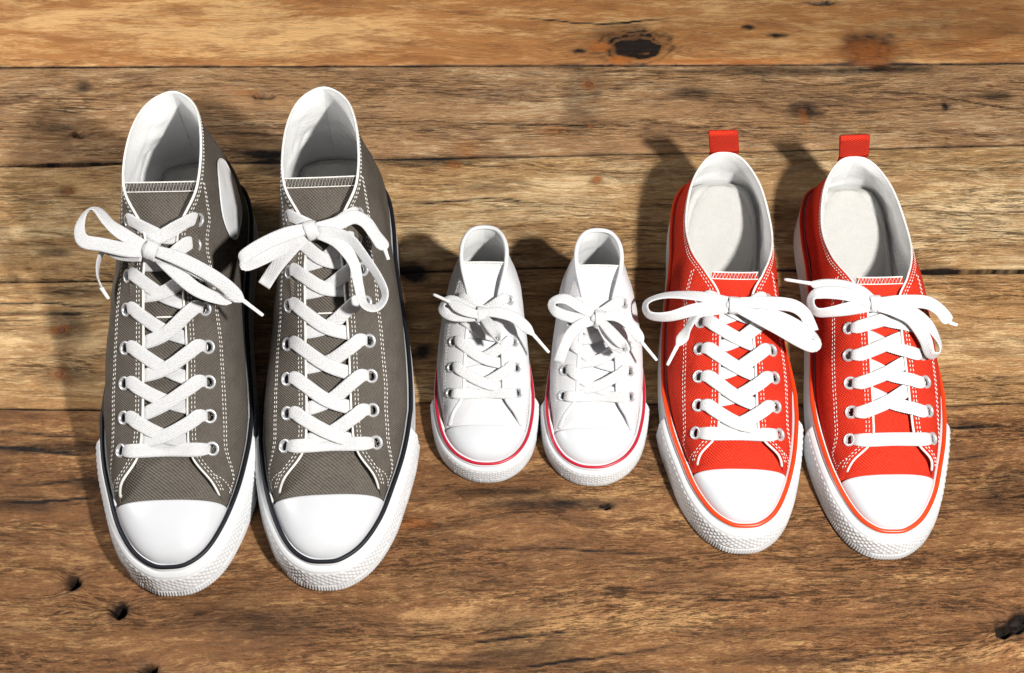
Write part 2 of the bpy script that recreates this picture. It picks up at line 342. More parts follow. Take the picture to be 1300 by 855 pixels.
def plank(k, lo, hi, glo, ghi, mat, dz, seed, fine=True, slope=0.0):
    X0, X1 = -72.0, 72.0
    xs = np.concatenate([np.linspace(X0, -44, 60, endpoint=False), np.linspace(-44, 44, 440 if fine else 90, endpoint=False), np.linspace(44, X1, 61)])
    wid = float(hi(np.array([0.]))[0] - lo(np.array([0.]))[0])
    ny = int(wid / (.16 if fine else .5)) + 2
    t = np.linspace(0, 1, ny); e = np.array([.0, .06, .16, .3]) / wid
    t = np.unique(np.concatenate([e, t[(t > e[-1] + .003) & (t < 1 - e[-1] - .003)], 1 - e]))
    ny = len(t)
    rough_lo = .12 * (fnoise(xs * .55, xs * 0, seed + 1, 6) - .42).clip(0); rough_hi = .12 * (fnoise(xs * .55, xs * 0, seed + 2, 6) - .42).clip(0)
    ylo = lo(xs) + .5 * glo(xs) + np.abs(rough_lo); yhi = hi(xs) - .5 * ghi(xs) - np.abs(rough_hi)
    X = np.broadcast_to(xs[:, None], (len(xs), ny)).copy(); Y = ylo[:, None] + (yhi - ylo)[:, None] * t[None]
    de = np.minimum(Y - ylo[:, None], yhi[:, None] - Y)
    chip = .08 + .9 * fnoise(X * .35, Y * .35, seed + 5, 4) ** 2
    Z = dz - .10 * np.clip(1 - de / chip, 0, 1) ** 2
    Z += .030 * (fnoise(X * .12, Y * .5, seed + 7, 3) - .47) + .028 * (fnoise(X * .35, Y * 3.2, seed + 9, 4) - .47)
    gy = Y - slope * X + 1.5 * (fnoise(X * .08, Y * .28, seed + 20, 3) - .5) + .30 * (fnoise(X * .35, Y * .9, seed + 21, 3) - .5)
    dark = np.zeros_like(X); rust = np.zeros_like(X); pale = np.zeros_like(X)
    dark += .75 * np.clip(1 - de / (.06 + .9 * fnoise(X * .22, Y * .1, seed + 30, 4) ** 3), 0, 1) ** 1.5
    for (px, py, kind, rx, ry, st) in FEAT:
        cx, cy = W(px, py); dx = (X - cx) / rx; dy = (Y - cy) / ry
        wob = 1 + .9 * (fnoise(X * 1.4 / max(rx, .4) + px, Y * 1.4 / max(ry, .4), 40 + px % 17, 3) - .47)
        r2 = (dx * dx + dy * dy) * wob * wob
        if kind == 'hole':
            m = np.clip(1.15 - r2, 0, 1); Z -= 1.1 * st * np.clip(1.2 - r2, 0, 1) ** .7; dark += np.exp(-r2 * .8) * 1.6 * st
            gy += np.sign(Y - cy) * ry * 1.1 * np.exp(-((X - cx) / (rx * 3)) ** 2 - ((Y - cy) / (ry * 3)) ** 2)
        elif kind == 'knot':
            rr = np.sqrt(r2); dark += st * (.55 * np.exp(-r2) + 1.1 * np.exp(-((rr - 1) / .20) ** 2) + .55 * np.exp(-((rr - 1.75) / .12) ** 2) + .35 * np.exp(-((rr - 2.4) / .12) ** 2) + .6 * np.exp(-((dy + .25) / .22) ** 2 - dx * dx)); Z -= .05 * np.exp(-r2)
            gy += np.sign(Y - cy) * ry * 1.3 * np.exp(-((X - cx) / (rx * 2.2)) ** 2) * np.exp(-np.abs(Y - cy) / (ry * 1.6))
        elif kind == 'stain_shade': dark += st * 1.0 * np.exp(-r2 * r2 * .7 - r2 * .3)
        elif kind == 'rust': rust += st * 1.1 * np.exp(-r2 * r2)
        else: pale += st * np.exp(-(dx * dx + dy * dy))
    for q, hw, dep in cr_pts:
        if q[:, 1].max() < Y.min() - 1 or q[:, 1].min() > Y.max() + 1: continue
        yc = np.interp(xs, q[:, 0], q[:, 1]); ins = (xs > q[0, 0]) & (xs < q[-1, 0])
        L = q[-1, 0] - q[0, 0]; fade = np.clip(np.minimum(xs - q[0, 0], q[-1, 0] - xs) / (.25 * L), 0, 1) * ins if q[0, 0] > -34 else np.clip((q[-1, 0] - xs) / (.25 * L), 0, 1)
        yc = yc + .25 * (fnoise(xs * .8, xs * 0, 61, 4) - .47)
        d = np.abs(Y - yc[:, None]); s_ = np.clip(1 - d / (hw + .10), 0, 1) * fade[:, None]
        Z -= dep * s_ ** 2; dark += 1.0 * s_
    g = Geo()
    nx = len(xs)
    top = np.stack([X, Y, Z], -1)
    # skirts down both long edges
    lo_s = np.stack([xs, ylo + .03, np.full(nx, -1.88)], -1)[:, None]; hi_s = np.stack([xs, yhi - .03, np.full(nx, -1.88)], -1)[:, None]
    V = np.concatenate([lo_s, top, hi_s], 1); n2 = ny + 2
    o = link('plank', V.reshape(-1, 3), grid_faces(nx, n2), mat, floor)
    me = o.data
    def pad(a): return np.concatenate([a[:, :1], a, a[:, -1:]], 1).ravel().astype(np.float32)
    gv = np.stack([pad(X), pad(gy), np.full(nx * n2, seed * 17.3)], -1).astype(np.float32)
    a = me.attributes.new('grain', 'FLOAT_VECTOR', 'POINT'); a.data.foreach_set('vector', gv.ravel())
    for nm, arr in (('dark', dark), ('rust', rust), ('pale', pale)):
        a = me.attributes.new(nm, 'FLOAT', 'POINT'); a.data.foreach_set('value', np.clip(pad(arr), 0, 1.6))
    return o

wood_top = wood_mat('wood_amber', lin(122, 76, 40), lin(172, 118, 68), lin(218, 172, 116), lin(140, 90, 50), 1, .18, .55, 1.6)
wood_two = wood_mat('wood_grey_brown', lin(110, 76, 49), lin(180, 137, 94), lin(226, 192, 148), lin(138, 104, 76), 2, .95, 1.0, 1.3)
wood_three = wood_mat('wood_tan', lin(120, 82, 47), lin(194, 152, 102), lin(238, 206, 158), lin(146, 107, 71), 3, .9, 1.0, 1.4)
wood_four = wood_mat('wood_straw', lin(114, 76, 43), lin(190, 144, 94), lin(236, 200, 148), lin(140, 101, 65), 4, .9, 1.0, 1.4)
wood_five = wood_mat('wood_brown', lin(78, 49, 28), lin(136, 93, 57), lin(188, 143, 94), lin(106, 73, 48), 5, .7, 1.1, 2.2)
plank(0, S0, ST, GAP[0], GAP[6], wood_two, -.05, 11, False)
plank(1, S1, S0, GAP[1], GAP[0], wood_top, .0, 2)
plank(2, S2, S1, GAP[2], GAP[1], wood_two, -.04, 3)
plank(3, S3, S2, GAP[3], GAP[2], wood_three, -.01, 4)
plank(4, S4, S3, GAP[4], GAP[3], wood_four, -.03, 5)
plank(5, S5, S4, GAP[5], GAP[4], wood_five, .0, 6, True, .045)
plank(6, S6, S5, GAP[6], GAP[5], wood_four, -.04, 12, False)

# rusty nail heads in the boards
nail_mat = plain_mat('rusty_nail', lin(120, 72, 34), .8, 260, .25, .6)
for px, py, r in ((757, 230, .30), (87, 242, .27), (748, 108, .34), (77, 419, .30), (750, 160, .26), (75, 475, .28), (580, 211, .24)):
    x, y = W(px, py); a_ = np.linspace(0, 2 * math.pi, 14, endpoint=False); v = []
    for rr, zz in ((1.0, -.20), (1.0, -.03), (.8, .0), (.4, -.02)):
        v += [(x + r * rr * math.cos(t) * (1 + .12 * math.sin(3 * t + px)), y + r * rr * math.sin(t), zz) for t in a_]
    f = [(k_ * 14 + i_, k_ * 14 + (i_ + 1) % 14, (k_ + 1) * 14 + (i_ + 1) % 14, (k_ + 1) * 14 + i_) for k_ in range(3) for i_ in range(14)] + [tuple(range(42, 56))]
    link('nail', v, f, nail_mat, floor)

# ------------------------------------------------------------------ shoe shapes (centimetres; d runs from the toe tip to the heel)
GREY_MED = [(.45, .3), (1.75, .55), (3.0, 1.6), (3.95, 3.5), (4.65, 6), (5.0, 8.6), (5.05, 10.5), (4.85, 13), (4.45, 16), (4.05, 19.5), (3.9, 23), (3.95, 26), (3.75, 28.5), (3.0, 30.5), (1.6, 31.3), (0, 31.5)]
GREY_LAT = [(-.8, .5), (-2.2, 1.55), (-3.4, 3.5), (-4.2, 5.9), (-4.8, 8.2), (-5.1, 10.5), (-5.15, 13.5), (-4.95, 17), (-4.6, 20), (-4.2, 23.5), (-4.05, 26.5), (-3.7, 29), (-2.9, 30.6), (-1.6, 31.3)]
WHITE_MED = [(.2, .22), (1.3, .4), (2.3, 1.1), (3.0, 2.3), (3.35, 4.0), (3.4, 5.6), (3.2, 7.5), (2.9, 9.5), (2.65, 11.5), (2.6, 13), (2.3, 14.6), (1.3, 15.6), (0, 15.9)]
WHITE_LAT = [(-.9, .4), (-2.0, 1.1), (-2.8, 2.3), (-3.25, 4), (-3.4, 5.6), (-3.35, 7.5), (-3.1, 9.5), (-2.8, 11.5), (-2.65, 13), (-2.3, 14.6), (-1.3, 15.6)]
TYPES = {
    'grey': dict(med=GREY_MED, lat=GREY_LAT, zf=2.7, cap_d=4.75, cap_h=4.0, bump_d=10.4, bt=.38,
        # upper edge: d, half width, z, base d, inner control (outward), steepness
        T=[(5.0, 4.15, 2.7, 5.0), (5.8, 3.0, 4.35, 6.2), (7.3, 1.7, 5.3, 8.0), (9.4, 1.45, 6.25, 10.2), (13.4, 1.4, 8.35, 14.2), (17.0, 1.25, 11.1, 18), (19.2, 1.1, 12.7, 20.6),
           (21.6, 2.35, 14.2, 23.4), (25.2, 2.4, 14.7, 26.6), (28.3, 1.65, 14.5, 29.6), (29.7, 0, 14.3, 99)],
        rows=[7.5, 9.4, 11.4, 13.4, 15.4, 17.1, 18.6, 19.9], eye=1.4, er=.45, tip=(22.3, 14.0), tw=(1.9, 2.35), lw=.9, sd=2.35, fabric='grey_canvas', stripe='black_stripe', sr=.15),
    'red': dict(med=[(x * .89, d * .905) for x, d in GREY_MED], lat=[(x * .89, d * .905) for x, d in GREY_LAT], zf=2.6, cap_d=4.15, cap_h=3.75, bump_d=8.9, bt=.36,
        T=[(4.4, 3.75, 2.6, 4.4), (5.0, 2.75, 4.1, 5.4), (6.0, 1.45, 4.9, 6.8), (7.5, 1.25, 5.5, 8.4), (9.4, 1.2, 6.15, 10.4), (11.2, 1.15, 6.7, 12.2), (13.0, 1.1, 7.2, 14), (14.9, 1.1, 7.7, 15.6),
           (16.6, 1.9, 7.9, 17.0), (19.0, 2.75, 7.2, 19.2), (21.8, 2.95, 6.6, 22.2), (25.0, 2.4, 6.8, 25.6), (27.0, 1.25, 7.1, 27.8), (27.5, 0, 7.15, 99)],
        rows=[5.95, 7.6, 9.4, 11.2, 13.0, 14.7], eye=1.4, er=.42, tip=(16.6, 7.95), tw=(1.7, 1.5), lw=.88, sd=2.5, fabric='red_canvas', stripe='orange_stripe', sr=.15),
    'white': dict(med=WHITE_MED, lat=WHITE_LAT, zf=1.95, cap_d=2.75, cap_h=2.95, bump_d=5.6, bt=.24,
        T=[(2.95, 2.95, 1.95, 2.95), (3.5, 2.2, 3.2, 3.7), (4.5, 1.4, 3.9, 4.9), (6.1, 1.3, 4.75, 6.5), (7.6, 1.2, 5.6, 8.0), (8.9, 1.05, 6.5, 9.2), (9.9, 1.0, 7.25, 10.2),
           (11.6, 1.5, 8.5, 11.6), (13.2, 1.5, 8.75, 13.4), (14.4, .95, 8.7, 15.0), (14.75, 0, 8.65, 99)],
        rows=[4.6, 6.1, 7.6, 8.9, 9.95], eye=.98, er=.35, tip=(12.0, 8.45), tw=(1.45, 1.5), lw=.72, sd=1.55, fabric='white_canvas', stripe='crimson_stripe', sr=.108),
}

class Shoe:
    def __init__(s, kind, flip, pos, rot, seed, lace_mode, over):
        s.k = TYPES[kind]; s.kind = kind; s.seed = seed; s.mode = lace_mode; s.over = over
        s.root = bpy.data.objects.new({'grey': 'high_top_sneaker', 'white': 'child_high_top_sneaker', 'red': 'low_top_sneaker'}[kind], None)
        COL.objects.link(s.root); s.root.empty_display_size = .05
        s.root.location = (pos[0] * CM, pos[1] * CM, 0); s.root.rotation_euler = (0, 0, math.radians(rot))
        s.rot = math.radians(rot); s.pos = np.array([pos[0], pos[1], 0.0])
        fx = -1 if flip else 1
        pts = [(x * fx, d) for x, d in s.k['med']] + [(x * fx, d) for x, d in reversed(s.k['lat'])]
        s.fx = fx
        o = catmull([(x, d, 0) for x, d in pts], 360, True)[:, :2]
        T = norm(np.roll(o, -1, 0) - np.roll(o, 1, 0)); N = np.stack([T[:, 1], -T[:, 0]], 1)
        if (N * (o - o.mean(0))).sum() < 0: N = -N
        s.o, s.N = o, N
        s.L = o[:, 1].max()
        ih = int(np.argmax(o[:, 1])); it = int(np.argmin(o[:, 1]))
        n = len(o)
        a = [(it + i) % n for i in range((ih - it) % n + 1)]; b = [(it - i) % n for i in range((it - ih) % n + 1)]
        ma = o[a][:, 0].mean(); s.sides = {1: a, -1: b} if ma > o[b][:, 0].mean() else {1: b, -1: a}
        s.build()

    # --- base line of the upper
    def lean(s, d): return {'grey': .36, 'red': .34, 'white': .06}[s.kind] * np.clip(1 - d / (.36 * s.L), 0, 1) ** .6   # the band leans in at the toe
    def inset(s, off, zf=0.0): return s.o + s.N * (off - zf * s.lean(s.o[:, 1]))[:, None]
    def side_curve(s, sg, off):
        q = s.inset(off, 1.0)[s.sides[sg]]; l = np.concatenate([[0], np.cumsum(np.linalg.norm(np.diff(q, axis=0), axis=1))]); return q, l / l[-1]
    def half_x(s, sg, off, d):
        q, l = s.side_curve(sg, off); m = int(len(q) * .62)
        dd = np.maximum.accumulate(q[:m, 1]) + np.arange(m) * 1e-6
        return np.interp(d, dd, q[:m, 0])

    def prep_side(s, sg, nu, off=-.45):
        T = np.array(s.k['T'], float); q, l = s.side_curve(sg, off)
        dd = np.maximum.accumulate(q[:, 1]) + np.arange(len(q)) * 1e-6
        la = np.interp(T[:, 3], dd, l); la[-1] = 1.0
        C = np.stack([T[:, 1] * sg, T[:, 0], T[:, 2], la], 1)
        C[0, 0] = s.half_x(sg, off - .12, T[0, 0]); C[1, 0] = .5 * C[1, 0] + .5 * sg * min(abs(C[1, 0]), abs(C[0, 0]) - .5)
        # the heel end mirrors so the collar closes smoothly
        end = C[-2].copy(); end[0] *= -1; end[3] = 2 - end[3]
        A = catmull(np.vstack([C, end]), 900)
        x = A[:, 0] * sg; stop = int(np.argmax(x[len(x) // 2:] <= 0)) + len(x) // 2
        A = A[:stop + 1]; A[-1, 0] = 0; A[-1, 3] = 1.0
        i = np.linspace(0, len(A) - 1, nu); A = np.stack([np.interp(i, np.arange(len(A)), A[:, c]) for c in range(4)], 1)
        B = np.stack([np.interp(A[:, 3], l, q[:, 0]), np.interp(A[:, 3], l, q[:, 1]), np.full(nu, s.k['zf'] - .35)], 1)
        return A[:, :3], B

    def patch(s, sg, nu=150, nv=64):
        Te, B = s.prep_side(sg, nu)
        H = Te[:, 2] - B[:, 2]
        hor = B - Te; hor[:, 2] = 0; hl = np.linalg.norm(hor, axis=1); hd = hor / np.maximum(hl, 1e-6)[:, None]
        d = Te[:, 1] / s.L
        rear = np.clip((d - .62) / .2, 0, 1)                 # towards the ankle the wall stands up
        c1 = B + np.array([0, 0, 1.0]) * (H * (.50 - .12 * rear))[:, None] + hd * (.10 + .18 * rear + {'grey': .75, 'white': 1.15, 'red': .60}[s.kind] * np.sin(np.pi * np.clip((d - .25) / .72, 0, 1)))[:, None]
        c2 = Te + hd * (hl * (.62 * (1 - rear) + .10 * rear))[:, None] - np.array([0, 0, 1.0]) * (H * (.04 * (1 - rear) + .36 * rear))[:, None]
        v = np.linspace(0, 1, nv)[None, :, None]
        P = B[:, None] * (1 - v) ** 3 + 3 * c1[:, None] * v * (1 - v) ** 2 + 3 * c2[:, None] * v ** 2 * (1 - v) + Te[:, None] * v ** 3
        # soft folds of the canvas
        du = np.gradient(P, axis=0); dv = np.gradient(P, axis=1); N = norm(np.cross(du, dv))
        cen = P.mean((0, 1)); cen[2] = 1
        if (N * (P - cen)).sum() < 0: N = -N
        arc = np.cumsum(np.linalg.norm(du[:, nv // 2], axis=1)); av = np.concatenate([np.zeros((nu, 1)), np.cumsum(np.linalg.norm(np.diff(P, axis=1), axis=2), axis=1)], 1)
        w = .17 * (fnoise(P[..., 1] * .35 + s.seed * 9, P[..., 2] * .5 + sg * 5, 70 + s.seed, 3) - .45) * np.sin(np.pi * np.linspace(0, 1, nv))[None]
        sc = 1.6 if s.kind == 'grey' else 1.0
        P = P + N * (w * sc)[..., None]
        du = np.gradient(P, axis=0); dv = np.gradient(P, axis=1); N2 = norm(np.cross(du, dv)); N2[(N2 * N).sum(-1) < 0] *= -1
        return dict(P=P, N=N2, av=av, arc=arc, T=Te, B=B, nu=nu, nv=nv)

    def edge_pt(s, sg, u, dist):
        """point and normal on the quarter at fractional row u, dist cm below its upper edge"""
        p = s.pt[sg]; u = min(max(u, 0), p['nu'] - 1.001); i = int(u); f = u - i
        def at_(i):
            a = p['av'][i]; want = max(a[-1] - dist, 0); j = np.interp(want, a, np.arange(p['nv'])); j0 = min(int(j), p['nv'] - 2); g = j - j0
            return p['P'][i, j0] * (1 - g) + p['P'][i, j0 + 1] * g, p['N'][i, j0] * (1 - g) + p['N'][i, j0 + 1] * g
        a, na = at_(i); b, nb = at_(i + 1)
        return a * (1 - f) + b * f, norm(na * (1 - f) + nb * f)
    def row_u(s, sg, d):
        T = s.pt[sg]['T']; m = int(np.argmax(T[:, 1] > s.k['tip'][0])) or len(T) // 2
        return float(np.interp(d, T[:m, 1], np.arange(m)))

    def add(s, name, geo, mat, parent=None, kind=None, label=None):
        o = geo.build(name, M[mat], parent or s.root)
        if kind: o['kind'] = kind
        if label: o['label'] = label
        return o

    def build(s):
        k = s.k; zf = k['zf']; n = len(s.o)
        fab = k['fabric']
        # outsole slab
        g = Geo(); prof = [(-.35, .0), (-.08, .0), (-.02, .05), (-.02, .22)]
        V = np.stack([np.concatenate([s.inset(o_), np.full((n, 1), z)], 1) for o_, z in prof], 1)
        g.add(V, grid_faces(n, len(prof), True)); q = np.concatenate([s.inset(-.35), np.zeros((n, 1))], 1); g.add(q, [tuple(range(n))])
        s.add('outsole', g, 'rubber')
        # foxing band
        heel = lambda d: .35 * np.clip((d / s.L - .72) / .25, 0, 1)
        prof = [(-.12, .2), (0, .22), (.035, .27), (.035, .55), (0, .60), (-.012, .64), (0, .68), (.0, zf - .55), (-.012, zf - .5), (0, zf - .45), (-.01, zf - .12), (-.06, zf), (-.36, zf + .02), (-.5, zf - .4), (-.9, zf - .6), (-.9, .3)]
        V = []
        for o_, z in prof:
            q = s.inset(o_, min(1.0, z / zf)); zz = np.full((n, 1), float(z)); zz += (z / zf) * heel(q[:, 1:2]); V.append(np.concatenate([q, zz], 1))
        g = Geo(); g.add(np.stack(V, 1), grid_faces(n, len(prof), True)); s.add('foxing', g, 'rubber')
        # coloured line round the top of the foxing
        q = s.inset(-.14, 1.0); z = zf + .0 + heel(q[:, 1:2])
        g = Geo(); v, f = tube(np.concatenate([q, z], 1), k['sr'], 8, True, .95); g.add(v, f); s.add('foxing_stripe', g, k['stripe'])
        # toe bumper with diamond relief and ribs
        g = Geo(); idx = [i for i in s.sides[-1] if s.o[i, 1] < k['bump_d']][::-1] + [i for i in s.sides[1] if s.o[i, 1] < k['bump_d']][1:]
        P0 = s.o[idx]; N0 = s.N[idx]
        l = np.concatenate([[0], np.cumsum(np.linalg.norm(np.diff(P0, axis=0), axis=1))]); m = int(l[-1] / .055)
        x = np.linspace(0, l[-1], m); P1 = np.stack([np.interp(x, l, P0[:, c]) for c in (0, 1)], 1); N1 = norm(np.stack([np.interp(x, l, N0[:, c]) for c in (0, 1)], 1))
        ztop = zf - .28; zs = np.linspace(.06, ztop, 40); sz = zf / 2.7
        bt = k['bt']; tq = (zs - .06) / (ztop - .06)
        body = bt * np.where(tq > .8, 1 - ((tq - .8) / .2) ** 2 * .75, 1.0) * np.where(tq < .06, .75 + tq / .06 * .25, 1)
        XX, ZZ = np.meshgrid(x, zs, indexing='ij'); TQ = (ZZ - .06) / (ztop - .06)
        pa = .48 * sz
        dia = np.abs(((XX / pa + ZZ / (pa * .8)) % 1) - .5) + np.abs(((XX / pa - ZZ / (pa * .8)) % 1) - .5)
        relief = .115 * sz * (dia - .5) * ((TQ > .34) & (TQ < .84))
        rib = .05 * sz * np.sign(np.sin(XX * 2 * math.pi / (.17 * sz))) * ((TQ > .07) & (TQ < .28))
        groove = -.05 * sz * (np.exp(-((TQ - .31) / .018) ** 2) + np.exp(-((TQ - .865) / .015) ** 2))
        off = body[None] + relief + rib + groove
        ends = np.clip(np.minimum(x, x[-1] - x) / .25, 0, 1) ** .5; off = off * ends[:, None] + .005
        ln = s.lean(P1[:, 1])[:, None]; off = off - ln * ZZ / zf
        V = np.concatenate([P1[:, None] + N1[:, None] * off[..., None], ZZ[..., None]], -1)
        back = np.concatenate([P1 - N1 * (.05 + ln), np.full((m, 1), ztop)], 1)[:, None]; low = np.concatenate([P1 - N1 * .05, np.full((m, 1), .06)], 1)[:, None]
        V = np.concatenate([low, V, back], 1); g.add(V, grid_faces(m, V.shape[1])); s.add('toe_bumper', g, 'rubber')
        # toe cap and vamp: arched sections
        d0 = s.inset(-.32, 1.0)[:, 1].min(); dc = k['cap_d']
        Tt = np.array(k['T'], float)
        def hgt(d): return np.interp(d, [dc, Tt[2, 0], Tt[3, 0], Tt[4, 0]], [k['cap_h'], Tt[2, 2] - .22, Tt[3, 2] - .40, Tt[4, 2] - .5])
        def arches(ds, hs, off, e, na, bow=0.0):
            th = np.linspace(-math.pi / 2, math.pi / 2, na); V = []
            for d, h in zip(ds, hs):
                xl = s.half_x(-1, off, d); xr = s.half_x(1, off, d); c = (xl + xr) / 2; w = (xr - xl) / 2
                sx = np.sign(np.sin(th)) * np.abs(np.sin(th)) ** (2 / e); cz = np.cos(th).clip(0) ** (2 / e)
                V.append(np.stack([c + w * sx, d + bow * sx ** 2 + 0 * sx, zf - .25 + (h - zf + .25) * cz], 1))
            return np.array(V)
        kk = np.linspace(0, 1, 46); ds = d0 + (dc - d0) * (1 - np.cos(kk * math.pi / 2)); ds[0] += .004
        tt = (dc - ds) / (dc - d0); hs = zf - .2 + (k['cap_h'] + .05 - zf + .2) * (1 - tt ** 2.3).clip(0) ** (1 / 2.0)
        V = arches(ds, hs, -.32, 2.55, 61)
        lip = V[-1].copy(); lip[:, 1] += .05; lip[:, 2] -= .04; lip2 = V[-1].copy(); lip2[:, 1] += .06; lip2[:, 2] -= .22
        V = np.concatenate([V, lip[None], lip2[None]], 0); g = Geo(); g.add(V, grid_faces(*V.shape[:2])); s.add('toe_cap', g, 'cap_rubber')
        ds = np.linspace(dc - .35, Tt[4, 0], 46); hs = hgt(ds) - .07
        V = arches(ds, hs, -.52, 2.05, 61)
        V[..., 2] += .05 * (fnoise(V[..., 0] * .6 + s.seed, V[..., 1] * .9, 31 + s.seed, 3) - .45)
        uv = np.stack([np.broadcast_to(np.linspace(0, 9, 61)[None], V.shape[:2]), V[..., 1]], -1)
        g = Geo(); g.add(V, grid_faces(*V.shape[:2]), uv); s.add('vamp', g, fab)
        # quarters
        s.pt = {sg: s.patch(sg) for sg in (1, -1)}
        eyes = {}
        for sg in (1, -1):
            eyes[sg] = []
            for r, d in enumerate(k['rows']):
                u = s.row_u(sg, d); p, nn = s.edge_pt(sg, u, k['eye'] * (1 if r < len(k['rows']) - 2 else .95)); eyes[sg].append((u, p, nn))
        s.eyes = eyes
        for sg in (1, -1):
            p = s.pt[sg]; P, N = p['P'], p['N']; nu, nv = p['nu'], p['nv']
            cen = .25 * (P[:-1, :-1] + P[1:, :-1] + P[:-1, 1:] + P[1:, 1:]); keep = np.ones(cen.shape[:2], bool)
            for _, e, _n in eyes[sg]: keep &= np.linalg.norm(cen - e, axis=-1) > k['er'] * .72
            uv = np.stack([np.broadcast_to(p['arc'][:, None], (nu, nv)), p['av']], -1)
            g = Geo(); g.add(P, grid_faces(nu, nv, False, keep), uv)
            q = P - N * .10; g.add(q, grid_faces(nu, nv, False, keep), uv)
            rim = np.stack([P[:, -1], q[:, -1]], 1); g.add(rim, grid_faces(nu, 2))
            s.add('quarter', g, fab)
            th = np.linspace(.16, .22, nv)[None, :, None]; g = Geo(); cz = (fnoise(P[..., 1] * .28 + P[..., 2] * .35 + s.seed * 3, P[..., 2] * .16 + sg * 2.7, 120 + s.seed, 3) - .42) * np.clip((1 - np.linspace(0, 1, nv)) / .12, 0, 1)[None]; ridge = np.abs(np.sin(fnoise(P[..., 1] * .22 - P[..., 2] * .30, P[..., 2] * .12 + s.seed, 140 + s.seed, 2) * 9)) ** .7 * .16 * np.clip((1 - np.linspace(0, 1, nv)) / .2, 0, 1)[None]; amp = .75 if s.kind == 'grey' else (.3 if s.kind == 'white' else .4)
            endf = np.clip((nu - 1 - np.arange(nu)) / 8, 0, 1)[:, None]; g.add(P - N * (.16 + amp * endf * (np.clip(cz, 0, 1) * 1.6 + ridge))[..., None], grid_faces(nu, nv, False, keep), uv); s.add('lining', g, 'white_lining' if s.kind != 'red' else 'white_lining')
        # white binding along the upper edge, throat to collar and round the heel
        a = s.pt[1]; b = s.pt[-1]
        ea = a['P'][4:, -1] - a['N'][4:, -1] * .07; eb = b['P'][4:, -1] - b['N'][4:, -1] * .07
        path = np.vstack([ea, eb[::-1][1:]]); path = catmull(path, 420)
        g = Geo(); v, f = tube(path, {'grey': .085, 'white': .15, 'red': .085}[s.kind], 7); g.add(v, f); s.add('edge_binding', g, 'thread' if s.kind != 'white' else 'white_canvas')
        # insole
        q = s.inset(-.85); z0 = 1.35 if s.kind != 'white' else 1.0; lift = {'grey': 4.6, 'red': 2.5, 'white': .6}[s.kind]
        cy = s.L * .74; rings = np.linspace(1, .02, 48); V = []
        for r in rings:
            x_ = q[:, 0] * r; d_ = cy + (q[:, 1] - cy) * r
            V.append(np.stack([x_, d_, z0 + lift * np.clip((d_ / s.L - .6) / .35, 0, 1) ** 1.3 + .18 * r ** 3 - .5 * max(0, r - .9) / .1 + .20 * (fnoise(x_ * .55, d_ * .38, 90 + s.seed, 4) - .4) - .10 * np.exp(-((np.hypot(x_ / 2.3, (d_ - s.L * .80) / (.155 * s.L)) - 1) / .10) ** 2) + .10 * (np.hypot(x_ / 2.3, (d_ - s.L * .80) / (.155 * s.L)) < 1) ], 1))
        V = np.stack(V, 1); g = Geo(); g.add(V, grid_faces(n, len(rings), True), V[..., :2]); g.add(V[:, -1], [tuple(range(n))]); s.add('insole', g, 'insole')
        # tongue
        T1 = s.pt[1]['T']; T2 = s.pt[-1]['T']; iu = int(s.row_u(1, k['rows'][-1]))
        i0 = int(s.row_u(1, k['rows'][0]) * .72)
        cl = .5 * (T1[i0:iu] + T2[i0:iu]); cl[:, 0] = 0
        tg = norm(np.gradient(cl, axis=0)); nn = np.stack([0 * tg[:, 0], -tg[:, 2], tg[:, 1]], 1); cl = cl - nn * .36
        tip = np.array([0, k['tip'][0], k['tip'][1] - .05])
        c = catmull(np.vstack([cl[::max(1, len(cl) // 9)], .5 * (cl[-1] + tip) + np.array([0, .12, -.12]), tip]), 90)
        tg = norm(np.gradient(c, axis=0)); nn = np.stack([0 * tg[:, 0], -tg[:, 2], tg[:, 1]], 1)
        s.tong = (c, nn)
        wt = np.linspace(k['tw'][0], k['tw'][1], 90); xs = np.linspace(-1, 1, 41)
        V = c[:, None] + xs[None, :, None] * wt[:, None, None] * np.array([1, 0, 0.]) - nn[:, None] * (.10 * xs ** 2 * wt[:, None] ** 1.2 * .5)[..., None]
        V += nn[:, None] * (.10 * (fnoise(xs[None] * 1.6 + s.seed, c[:, 1:2] * .35, 55 + s.seed, 3) - .45))[..., None]
        V += nn[:, None] * (.30 * xs[None] ** 2 * np.linspace(0, 1, 90)[:, None] ** 5)[..., None]
        arc = np.concatenate([[0], np.cumsum(np.linalg.norm(np.diff(c, axis=0), axis=1))])
        uv = np.stack([np.broadcast_to(arc[:, None], V.shape[:2]), xs[None] * wt[:, None]], -1)
        g = Geo(); g.add(V, grid_faces(90, 41), uv); g.add(V - nn[:, None] * .16, grid_faces(90, 41), uv)
        rim = np.stack([V[-1], (V - nn[:, None] * .16)[-1]], 1); g.add(rim, grid_faces(41, 2)); tongue = s.add('tongue', g, fab)
        # overlock stitches on the tongue's top edge
        g = Geo(); top = V[-1]; low = V[-1] + norm(V[-9] - V[-1]) * (.60 if s.kind == 'grey' else (.45 if s.kind == 'red' else .14))
        m = 44 if s.kind == 'grey' else (30 if s.kind == 'white' else 26); z = []
        for i in range(m):
            t = (i + (.5 if i % 2 else 0)) / m * 40; j = min(int(t), 39); f_ = t - j
            src = top if i % 2 else low; z.append(src[j] * (1 - f_) + src[j + 1] * f_ + nn[-1] * .05)
        v, f = tube(np.array(z), .035, 5); g.add(v, f)
        v, f = tube(low + nn[-1] * .05, .035, 5); g.add(v, f); v, f = tube(top + nn[-1] * .02, .05, 6); g.add(v, f)
        s.add('stitching', g, 'thread', tongue, 'stuff')
